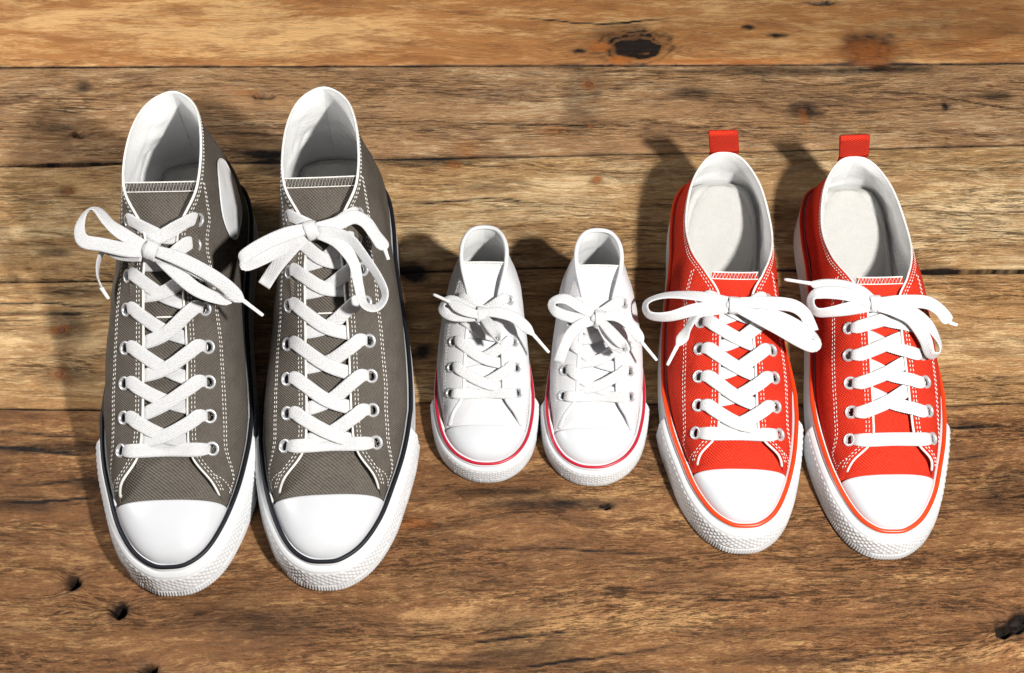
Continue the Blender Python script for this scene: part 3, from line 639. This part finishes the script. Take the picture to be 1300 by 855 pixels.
        # a lace loop sewn on the tongue
        if s.kind == 'grey':
            i = int(np.argmin(np.abs(c[:, 1] - (k['rows'][4] - .3)))); g = Geo()
            v, f = tube(np.array([c[i] + np.array([x, 0, 0]) + nn[i] * .07 for x in np.linspace(-.55, .55, 12)]), .06, 6); g.add(v, f); s.add('stitching', g, 'thread', tongue, 'stuff')
        # eyelets
        for sg in (1, -1):
            for (u, e, en) in eyes[sg]:
                R = k['er']; pr = [(R * .62, -.14), (R * .64, .0), (R * .72, .06), (R * .86, .085), (R * 1.0, .06), (R * 1.06, .0), (R * 1.06, -.04)]
                tx = norm(np.cross(en, [0, 1, .3])); ty = np.cross(en, tx); aa = np.linspace(0, 2 * math.pi, 22, endpoint=False)
                V = np.array([[e + en * z + r * (math.cos(q_) * tx + math.sin(q_) * ty) for r, z in pr] for q_ in aa])
                g = Geo(); g.add(V, grid_faces(22, len(pr), True)); s.add('eyelet', g, 'metal')
        # stitching on the quarters
        g = Geo(); rd = random.Random(s.seed)
        big = s.kind != 'white'
        dl, gp, wd = (.20, .09, .024) if big else (.14, .08, .018)
        def dashes(pts, nrm):
            P = np.array(pts); Nn = np.array(nrm); l = np.concatenate([[0], np.cumsum(np.linalg.norm(np.diff(P, axis=0), axis=1))]); t = 0.0
            while t + dl < l[-1]:
                a_ = np.array([np.interp(t, l, P[:, c_]) for c_ in range(3)]); b_ = np.array([np.interp(t + dl, l, P[:, c_]) for c_ in range(3)])
                nm = norm(np.array([np.interp(t + dl / 2, l, Nn[:, c_]) for c_ in range(3)])); dr = norm(b_ - a_); sd = np.cross(dr, nm) * wd
                j = rd.uniform(-.012, .012); a_ = a_ + sd / wd * j; b_ = b_ - sd / wd * j
                h = nm * .035; lo_ = -nm * .02
                g.add([a_ + sd + lo_, a_ - sd + lo_, b_ - sd + lo_, b_ + sd + lo_, a_ + sd * .6 + h * .5 + dr * .03, a_ - sd * .6 + h * .5 + dr * .03, b_ - sd * .6 + h * .5 - dr * .03, b_ + sd * .6 + h * .5 - dr * .03,
                       (a_ + b_) / 2 + sd * .7 + h, (a_ + b_) / 2 - sd * .7 + h],
                      [(0, 1, 5, 4), (2, 3, 7, 6), (4, 5, 9, 8), (8, 9, 6, 7), (0, 4, 8, 7, 3), (1, 2, 6, 9, 5)])
                t += dl + gp
        for sg in (1, -1):
            nu = s.pt[sg]['nu']; utop = s.row_u(sg, k['rows'][-1]) + 6
            for off in ((.26, .46) if big else (.18,)):
                us = np.linspace(6, nu - 2, 260); q = [s.edge_pt(sg, u, off) for u in us]; dashes([p_ for p_, _ in q], [n_ for _, n_ in q])
            for off in ((k['sd'], k['sd'] + .2) if big else (k['sd'], k['sd'] + .14)):
                pts = []; nrm = []
                for u in np.linspace(3, utop + 9, 140):
                    tot = s.pt[sg]['av'][int(u)][-1]; o_ = min(off, tot - (.55 if big else .4)); fade = np.clip((u - utop + 4) / 13, 0, 1); o_ = o_ * (1 - fade) + fade * (.5 + off - k['sd'])
                    if o_ < .5 * off * (1 - fade): continue
                    p_, n_ = s.edge_pt(sg, u, o_); pts.append(p_); nrm.append(n_)
                dashes(pts, nrm)
            # cross stitches at the front corner
            for off in (0,):
                if not big: break
                u0 = s.row_u(sg, k['rows'][0]) * .55
                pts = []; nrm = []
                for t in np.linspace(0, 1, 8):
                    p_, n_ = s.edge_pt(sg, u0 + off * 6 - t * 5, .5 + t * 1.3 ); pts.append(p_); nrm.append(n_)
                dashes(pts, nrm)
        s.add('stitching', g, 'thread', None, 'stuff')
        # heel strip
        p = [s.pt[1], s.pt[-1]]; w_ = 7
        A = p[0]['P'][-w_:] + p[0]['N'][-w_:] * .07; Bq = (p[1]['P'][-w_:] + p[1]['N'][-w_:] * .07)[::-1][1:]
        V = np.concatenate([A, Bq], 0); uv = np.stack([np.broadcast_to(np.linspace(0, 2, len(V))[:, None], V.shape[:2]), np.broadcast_to(np.linspace(0, 10, V.shape[1])[None], V.shape[:2])], -1)
        g = Geo(); g.add(V, grid_faces(*V.shape[:2]), uv); s.add('heel_strip', g, fab)
        if s.kind == 'red':
            hb = s.pt[1]['P'][-1, -1]; g = Geo(); pr = []
            for t in np.linspace(0, 1, 26):       # webbing loop, outside up and over to the inside
                if t < .45: pr.append((hb[1] + .16 + .10 * t, hb[2] - 1.6 + t / .45 * 3.6))
                elif t < .6: a_ = (t - .45) / .15 * math.pi; pr.append((hb[1] + .06 + .15 * math.cos(a_), hb[2] + 2.0 + .16 * math.sin(a_)))
                else: pr.append((hb[1] - .09 + .16 * (t - .6) / .4, hb[2] + 2.0 - (t - .6) / .4 * 2.1))
            pr = np.array(pr); path = np.stack([-.16 * np.clip(pr[:, 1] - hb[2], 0, 3), pr[:, 0], pr[:, 1]], 1); tg = norm(np.gradient(path, axis=0)); nrm = np.stack([0 * tg[:, 0], tg[:, 2], -tg[:, 1]], 1)
            v, f, uv = ribbon(path, nrm, 2.05, .11); g.add(v, f, uv); s.add('pull_tab', g, fab)
        s.laces()

    def tong_pt(s, d):
        c, nn = s.tong; i = int(np.argmin(np.abs(c[:, 1] - d))); return c[i], nn[i]

    def laces(s):
        k = s.k; w = k['lw']; rows = k['rows']; rd = random.Random(s.seed + 50)
        s.lace = None; segs = []
        # straight bar through the lowest eyelets
        _, ea, na = s.eyes[-1][0]; _, eb, nb = s.eyes[1][0]
        up = norm(na + nb)
        m = .5 * (ea + eb); c, cn = s.tong_pt(rows[0])
        mid = m.copy(); mid[2] = max(c[2] + .26, m[2] + .16); mid[1] = m[1] - .52 * (mid[2] - m[2])
        tw_ = norm(eb - ea) * k['er']; pa = ea - na * .3 + tw_ * .25; pb = eb - nb * .3 - tw_ * .25
        q1, n1 = s.edge_pt(-1, s.eyes[-1][0][0], .35); q2, n2 = s.edge_pt(1, s.eyes[1][0][0], .35)
        q1 = q1 + n1 * 0; q1[1] = m[1] - .5 * (q1[2] + .16 - m[2]); q2 = q2 + 0; q2[1] = m[1] - .5 * (q2[2] + .16 - m[2])
        segs.append(([pa, ea + na * .12 + tw_ * .6, q1 + n1 * .16, mid, q2 + n2 * .16, eb + nb * .12 - tw_ * .6, pb], [na, na, n1, up, n2, nb, nb], [w * .5, w * .75, w, w, w, w * .75, w * .5]))
        last = len(rows)
        for i in range(1 if s.mode == 'down' else 0, last):
            for sg in (-1, 1):
                if s.mode == 'up' and i >= last - 1: continue
                u, e, en = s.eyes[sg][i]
                if s.mode == 'up' and i == 0: continue
                st = (rows[i] - rows[i - 1]) if s.mode == 'down' else -(rows[i + 1] - rows[i])
                jit = rd.uniform(-.12, .12)
                dmid = rows[i] - st * (.46 + jit * .5); dend = rows[i] - st * (.74 + jit)
                top = (sg == s.over)
                q1, n1 = s.edge_pt(sg, u - st * .0, k['eye'] * .55); q2, n2 = s.edge_pt(sg, s.row_u(sg, rows[i] - st * .16), .08)
                c, cn = s.tong_pt(dmid); uo = s.row_u(-sg, dend); q3, n3 = s.edge_pt(-sg, uo, -.0); q4, n4 = s.edge_pt(-sg, uo, .9)
                lift = .42 if top else .26
                cc = c + cn * lift; side = np.array([sg * .35 * w, 0, 0])
                ent = norm(q1 - e)
                P = [e - en * .34 + ent * k['er'] * .25, e + en * .10 + ent * k['er'] * .62, q1 + ent * .12 + n1 * (.15 + rd.uniform(0, .06)), q2 + n2 * .13, cc + np.array([sg * .12, 0, 0]), q3 - n3 * .22, q4 - n4 * .27]
                segs.append((P, [en, en, n1, n2, cn, n3, n4], [w * .45, w * .72, w, w, w, w, w * .9]))
        first = True
        for P, Nn, wd in segs:
            g = Geo(); v, f, uv = ribbon(P, Nn, wd, .13); g.add(v, f, uv)
            o = s.add('lace', g, 'lace')

    def to_local(s, p):
        q = np.asarray(p, float) - s.pos; c, n_ = math.cos(-s.rot), math.sin(-s.rot)
        return np.array([q[0] * c - q[1] * n_, q[0] * n_ + q[1] * c, q[2]])

    def bow(s, zk, knot, loops, ends, width=None):
        """knot (px,py,w,h,angle); loops: list of [(px,py,dz,tilt)...]; ends: ([...], aglet end (px,py,dz) or None)"""
        w = width or s.k['lw']; UP = np.array([0, -.42, .9])
        def frame(pts, ww):
            P = np.array([s.to_local(at(a, b, zk + dz)) for a, b, dz, _ in pts]); T = norm(np.gradient(P, axis=0)); U = norm(UP[None] - T * (T @ UP)[:, None]); S = np.cross(T, U)
            tl = np.radians([t for *_, t in pts]); return P, U * np.cos(tl)[:, None] + S * np.sin(tl)[:, None]
        kp = s.to_local(at(knot[0], knot[1], zk)); ang = math.radians(knot[4]); ax = np.array([math.cos(ang), math.sin(ang), 0]); nz = norm(UP); ay = norm(np.cross(nz, ax)); ax = np.cross(ay, nz)
        g = Geo()
        # the knot: a lace band wrapped round the bundle
        th = np.linspace(0, 2 * math.pi, 25); hw, hh = knot[2], knot[3]
        path = np.array([kp + ay * hw * math.cos(t) * 1.0 + nz * hh * math.sin(t) + ax * .10 * math.sin(t * .5) for t in th]); nr = np.array([ay * math.cos(t) * hh + nz * math.sin(t) * hw for t in th])
        v, f, uv = ribbon(path, nr, w * .85, .16, 40); g.add(v, f, uv)
        core = np.array([kp + ax * t for t in np.linspace(-.5, .5, 9)]); v, f = tube(core, np.array([.5, .8, .92, .95, .95, .95, .92, .8, .5]) * hh * .95, 12, False, 1.0, nz); g.add(v, f)
        kn = s.add('lace_knot', g, 'lace')
        for pts in loops:
            P, N_ = frame(pts, w); g = Geo(); wd = np.full(len(P), w); wd[0] = wd[-1] = w * .75
            v, f, uv = ribbon(P, N_, wd, .13); g.add(v, f, uv); s.add('bow_loop', g, 'lace', kn)
        for pts, ag in ends:
            P, N_ = frame(pts, w); g = Geo(); wd = np.full(len(P), w); wd[0] = w * .75
            if ag: wd[-1] = .26
            v, f, uv = ribbon(P, N_, wd, .13); g.add(v, f, uv); le = s.add('lace_end', g, 'lace', kn)
            if ag:
                a_ = P[-1]; b_ = s.to_local(at(ag[0], ag[1], zk + ag[2])); g = Geo(); q = np.array([a_ * (1 - t) + b_ * t for t in np.linspace(-.06, 1, 9)])
                v, f = tube(q, np.array([.13, .14, .13, .125, .125, .12, .12, .12, .10]) * (w / .9) ** .5, 9); g.add(v, f); s.add('lace_tip', g, 'aglet', le)

def tag(sh, label, cat, group):
    sh.root['label'] = label; sh.root['category'] = cat; sh.root['group'] = group

# ------------------------------------------------------------------ the three pairs
GL = Shoe('grey', False, (-21.75, -19.65), 1.3, 1, 'down', 1)
GR = Shoe('grey', True, (-11.2, -19.25), 2.5, 2, 'down', -1)
WL = Shoe('white', False, (-1.85, -11.6), 0, 3, 'down', -1)
WR = Shoe('white', True, (5.5, -11.85), -1.0, 4, 'down', 1)
RL = Shoe('red', False, (14.35, -16.7), -1.2, 5, 'down', -1)
RR = Shoe('red', True, (24.45, -17.1), 1.0, 6, 'up', -1)
tag(GL, 'grey canvas high-top sneaker with black sole stripe and round white ankle patch', 'sneaker', 'grey high-top pair')
tag(GR, 'grey canvas high-top sneaker between its patched twin and the white pair', 'sneaker', 'grey high-top pair')
tag(WL, 'small white high-top sneaker with crimson sole stripe beside the grey pair', 'sneaker', 'white child sneaker pair')
tag(WR, 'small white high-top sneaker with crimson sole stripe beside the red pair', 'sneaker', 'white child sneaker pair')
tag(RL, 'red canvas low-top sneaker with heel pull tab beside the white pair', 'sneaker', 'red low-top pair')
tag(RR, 'red canvas low-top sneaker with heel pull tab at the far end of the row', 'sneaker', 'red low-top pair')

GL.bow(12.9, (192, 318, .55, .45, -25),
    [[(186, 314, .1, 0), (157, 298, .2, 15), (138, 283, .2, 45), (123, 266, .1, 65), (109, 270, -.2, 60), (101, 289, -.4, 30), (106, 306, -.4, 10), (130, 311, -.2, 0), (163, 318, 0, 0), (188, 320, -.1, 0)],
     [(196, 322, -.2, 0), (222, 345, -.5, 0), (250, 368, -.9, -10), (284, 381, -1.3, -35), (292, 374, -1.1, -50), (280, 359, -.8, -20), (250, 343, -.3, 0), (200, 318, .1, 0)]],
    [([(196, 318, .25, 0), (225, 328, .25, 0), (258, 344, -.1, 0), (284, 361, -.5, 10), (300, 376, -.8, 10), (309, 382, -1.0, 0)], (334, 401, -1.6)),
     ([(180, 326, -.3, 0), (155, 324, -.8, 30), (134, 318, -1.3, 70), (126, 330, -1.9, 85), (124, 350, -2.8, 80), (129, 366, -3.3, 75)], (138, 380, -3.8))])
GR.bow(13.0, (394, 293, .55, .42, 18),
    [[(392, 290, .15, 0), (365, 297, .3, 0), (335, 310, .2, 0), (312, 324, 0, 10), (305, 332, -.3, 80), (314, 336, -.6, 170), (345, 322, -.6, 180), (380, 303, -.2, 180)],
     [(398, 294, .1, 0), (425, 298, .2, 20), (446, 306, .2, 45), (464, 328, -.1, 55), (482, 355, -.6, 60), (489, 376, -1.0, 60), (478, 391, -1.3, 50), (462, 386, -1.2, 55), (455, 361, -.8, 50), (449, 334, -.3, 40), (430, 308, 0, 10), (404, 297, 0, 0)]],
    [([(398, 290, .2, 0), (425, 285, .3, 0), (448, 276, .3, 0), (464, 282, .1, -20), (476, 298, -.3, -30), (486, 312, -.6, -20), (489, 318, -.7, 0)], (493, 330, -.9)),
     ([(388, 300, -.2, 0), (368, 318, -.6, 0), (350, 340, -1.2, 10), (335, 363, -1.8, 10)], None)])
WL.bow(7.65, (610, 400, .48, .38, -8),
    [[(606, 396, .1, 0), (588, 387, .2, 0), (571, 381, .2, 20), (562, 386, 0, 60), (562, 395, -.2, 40), (575, 401, -.2, 0), (592, 402, -.1, 0), (608, 403, 0, 0)],
     [(612, 402, .1, 0), (621, 412, .3, 0), (630, 424, .2, 20), (634, 430, 0, 70), (630, 433, -.3, 90), (620, 418, -.3, 0), (611, 404, -.1, 0)]],
    [([(607, 400, .3, 0), (592, 395, .45, 0), (580, 389, .5, 0), (570, 383, .5, 0)], (550, 374, .4)),
     ([(614, 397, .2, 0), (632, 397, .3, 0), (652, 403, .1, 0), (668, 416, -.3, 0), (677, 425, -.6, 0)], (697, 448, -1.2))])
WR.bow(7.65, (760, 405, .48, .38, -4),
    [[(755, 401, .1, 0), (738, 391, .2, 0), (718, 380, .2, 10), (703, 382, 0, 40), (701, 391, -.2, 50), (712, 399, -.3, 10), (735, 405, -.2, 0), (757, 407, 0, 0)],
     [(763, 408, .1, 0), (775, 421, .2, 0), (787, 434, .1, 10), (795, 442, -.1, 60), (791, 447, -.4, 60), (776, 434, -.4, 0), (761, 411, -.1, 0)]],
    [([(756, 407, -.1, 0), (738, 412, -.2, 0), (724, 425, -.5, 0), (716, 441, -.9, 10), (709, 460, -1.3, 20)], None),
     ([(766, 402, .2, 0), (784, 402, .3, 0), (799, 412, .1, 0), (811, 428, -.3, 0), (815, 435, -.4, 0)], (834, 458, -.9))])
RL.bow(8.0, (931, 388, .5, .40, -4),
    [[(924, 383, .15, 0), (885, 376, .2, 35), (848, 375, .1, 55), (825, 381, -.1, 65), (819, 390, -.3, 70), (826, 401, -.4, 65), (850, 402, -.3, 50), (885, 393, -.1, 25), (925, 390, 0, 0)],
     [(936, 391, .1, 0), (960, 402, .2, 0), (988, 417, 0, 0), (1016, 433, -.3, 10), (1033, 440, -.5, 30), (1038, 431, -.4, 60), (1022, 420, -.2, 20), (990, 404, 0, 0), (940, 387, .1, 0)]],
    [([(938, 384, .3, 0), (975, 385, .4, 0), (1005, 388, .2, 0), (1021, 398, -.2, -10), (1028, 412, -.6, -10), (1031, 421, -.8, 0)], None),
     ([(926, 391, -.2, 0), (900, 394, -.3, 20), (884, 400, -.5, 50), (873, 417, -.9, 60), (866, 430, -1.2, 30), (860, 439, -1.3, 10)], (847, 464, -1.9))])
RR.bow(8.0, (1110, 386, .5, .40, 0),
    [[(1104, 383, .2, 0), (1070, 373, .3, 0), (1042, 372, .2, 20), (1030, 378, 0, 60), (1030, 389, -.3, 70), (1038, 397, -.4, 60), (1056, 396, -.3, 45), (1085, 391, -.1, 10), (1106, 389, 0, 0)],
     [(1114, 389, .1, 0), (1138, 395, .2, 0), (1158, 406, .1, 20), (1174, 430, -.4, 40), (1181, 450, -.9, 60), (1191, 450, -1.0, 80), (1193, 436, -.7, 60), (1176, 410, -.2, 20), (1150, 394, .0, 0), (1116, 386, 0, 0)]],
    [([(1106, 380, .25, 0), (1090, 370, .3, 0), (1066, 363, .3, 10), (1042, 362, .2, 20), (1028, 360, 0, 10)], (996, 355, -.5)),
     ([(1116, 384, .3, 0), (1145, 383, .4, 0), (1175, 384, .3, 0), (1192, 393, 0, -10), (1203, 406, -.4, -10), (1206, 410, -.5, 0)], (1215, 413, -.7))])

# round ankle patch on the inner side of one grey shoe
def ankle_patch(s, sg, d, h, R):
    p = s.pt[sg]; P, N = p['P'], p['N']; best = np.argmin((P[..., 1] - d) ** 2 + (P[..., 2] - h) ** 2); i, j = np.unravel_index(best, P.shape[:2])
    V = []
    flat = P.reshape(-1, 3); nf = N.reshape(-1, 3)
    def drop(dd, zz):
        k_ = np.argsort((flat[:, 1] - dd) ** 2 + (flat[:, 2] - zz) ** 2)[:4]; w_ = 1 / (.02 + (flat[k_, 1] - dd) ** 2 + (flat[k_, 2] - zz) ** 2); w_ /= w_.sum()
        n_ = norm((nf[k_] * w_[:, None]).sum(0)); x = (flat[k_, 0] * w_).sum(); return np.array([x, dd, zz]) + n_ * .10
    for r in np.linspace(0, R, 8)[1:]: V.append([drop(d + r * math.cos(a), h + r * math.sin(a)) for a in np.linspace(0, 2 * math.pi, 40, endpoint=False)])
    V = np.array(V).transpose(1, 0, 2); g = Geo(); g.add(V, grid_faces(40, 7, True)); g.add(V[:, 0], [tuple(range(40))])
    edge = V[:, -1]; v, f = tube(edge, .06, 6, True, 1, (1, 0, 0)); g.add(v, f)
    s.add('ankle_patch', g, 'patch')
ankle_patch(GL, 1, 24.8, 8.9, 2.7)
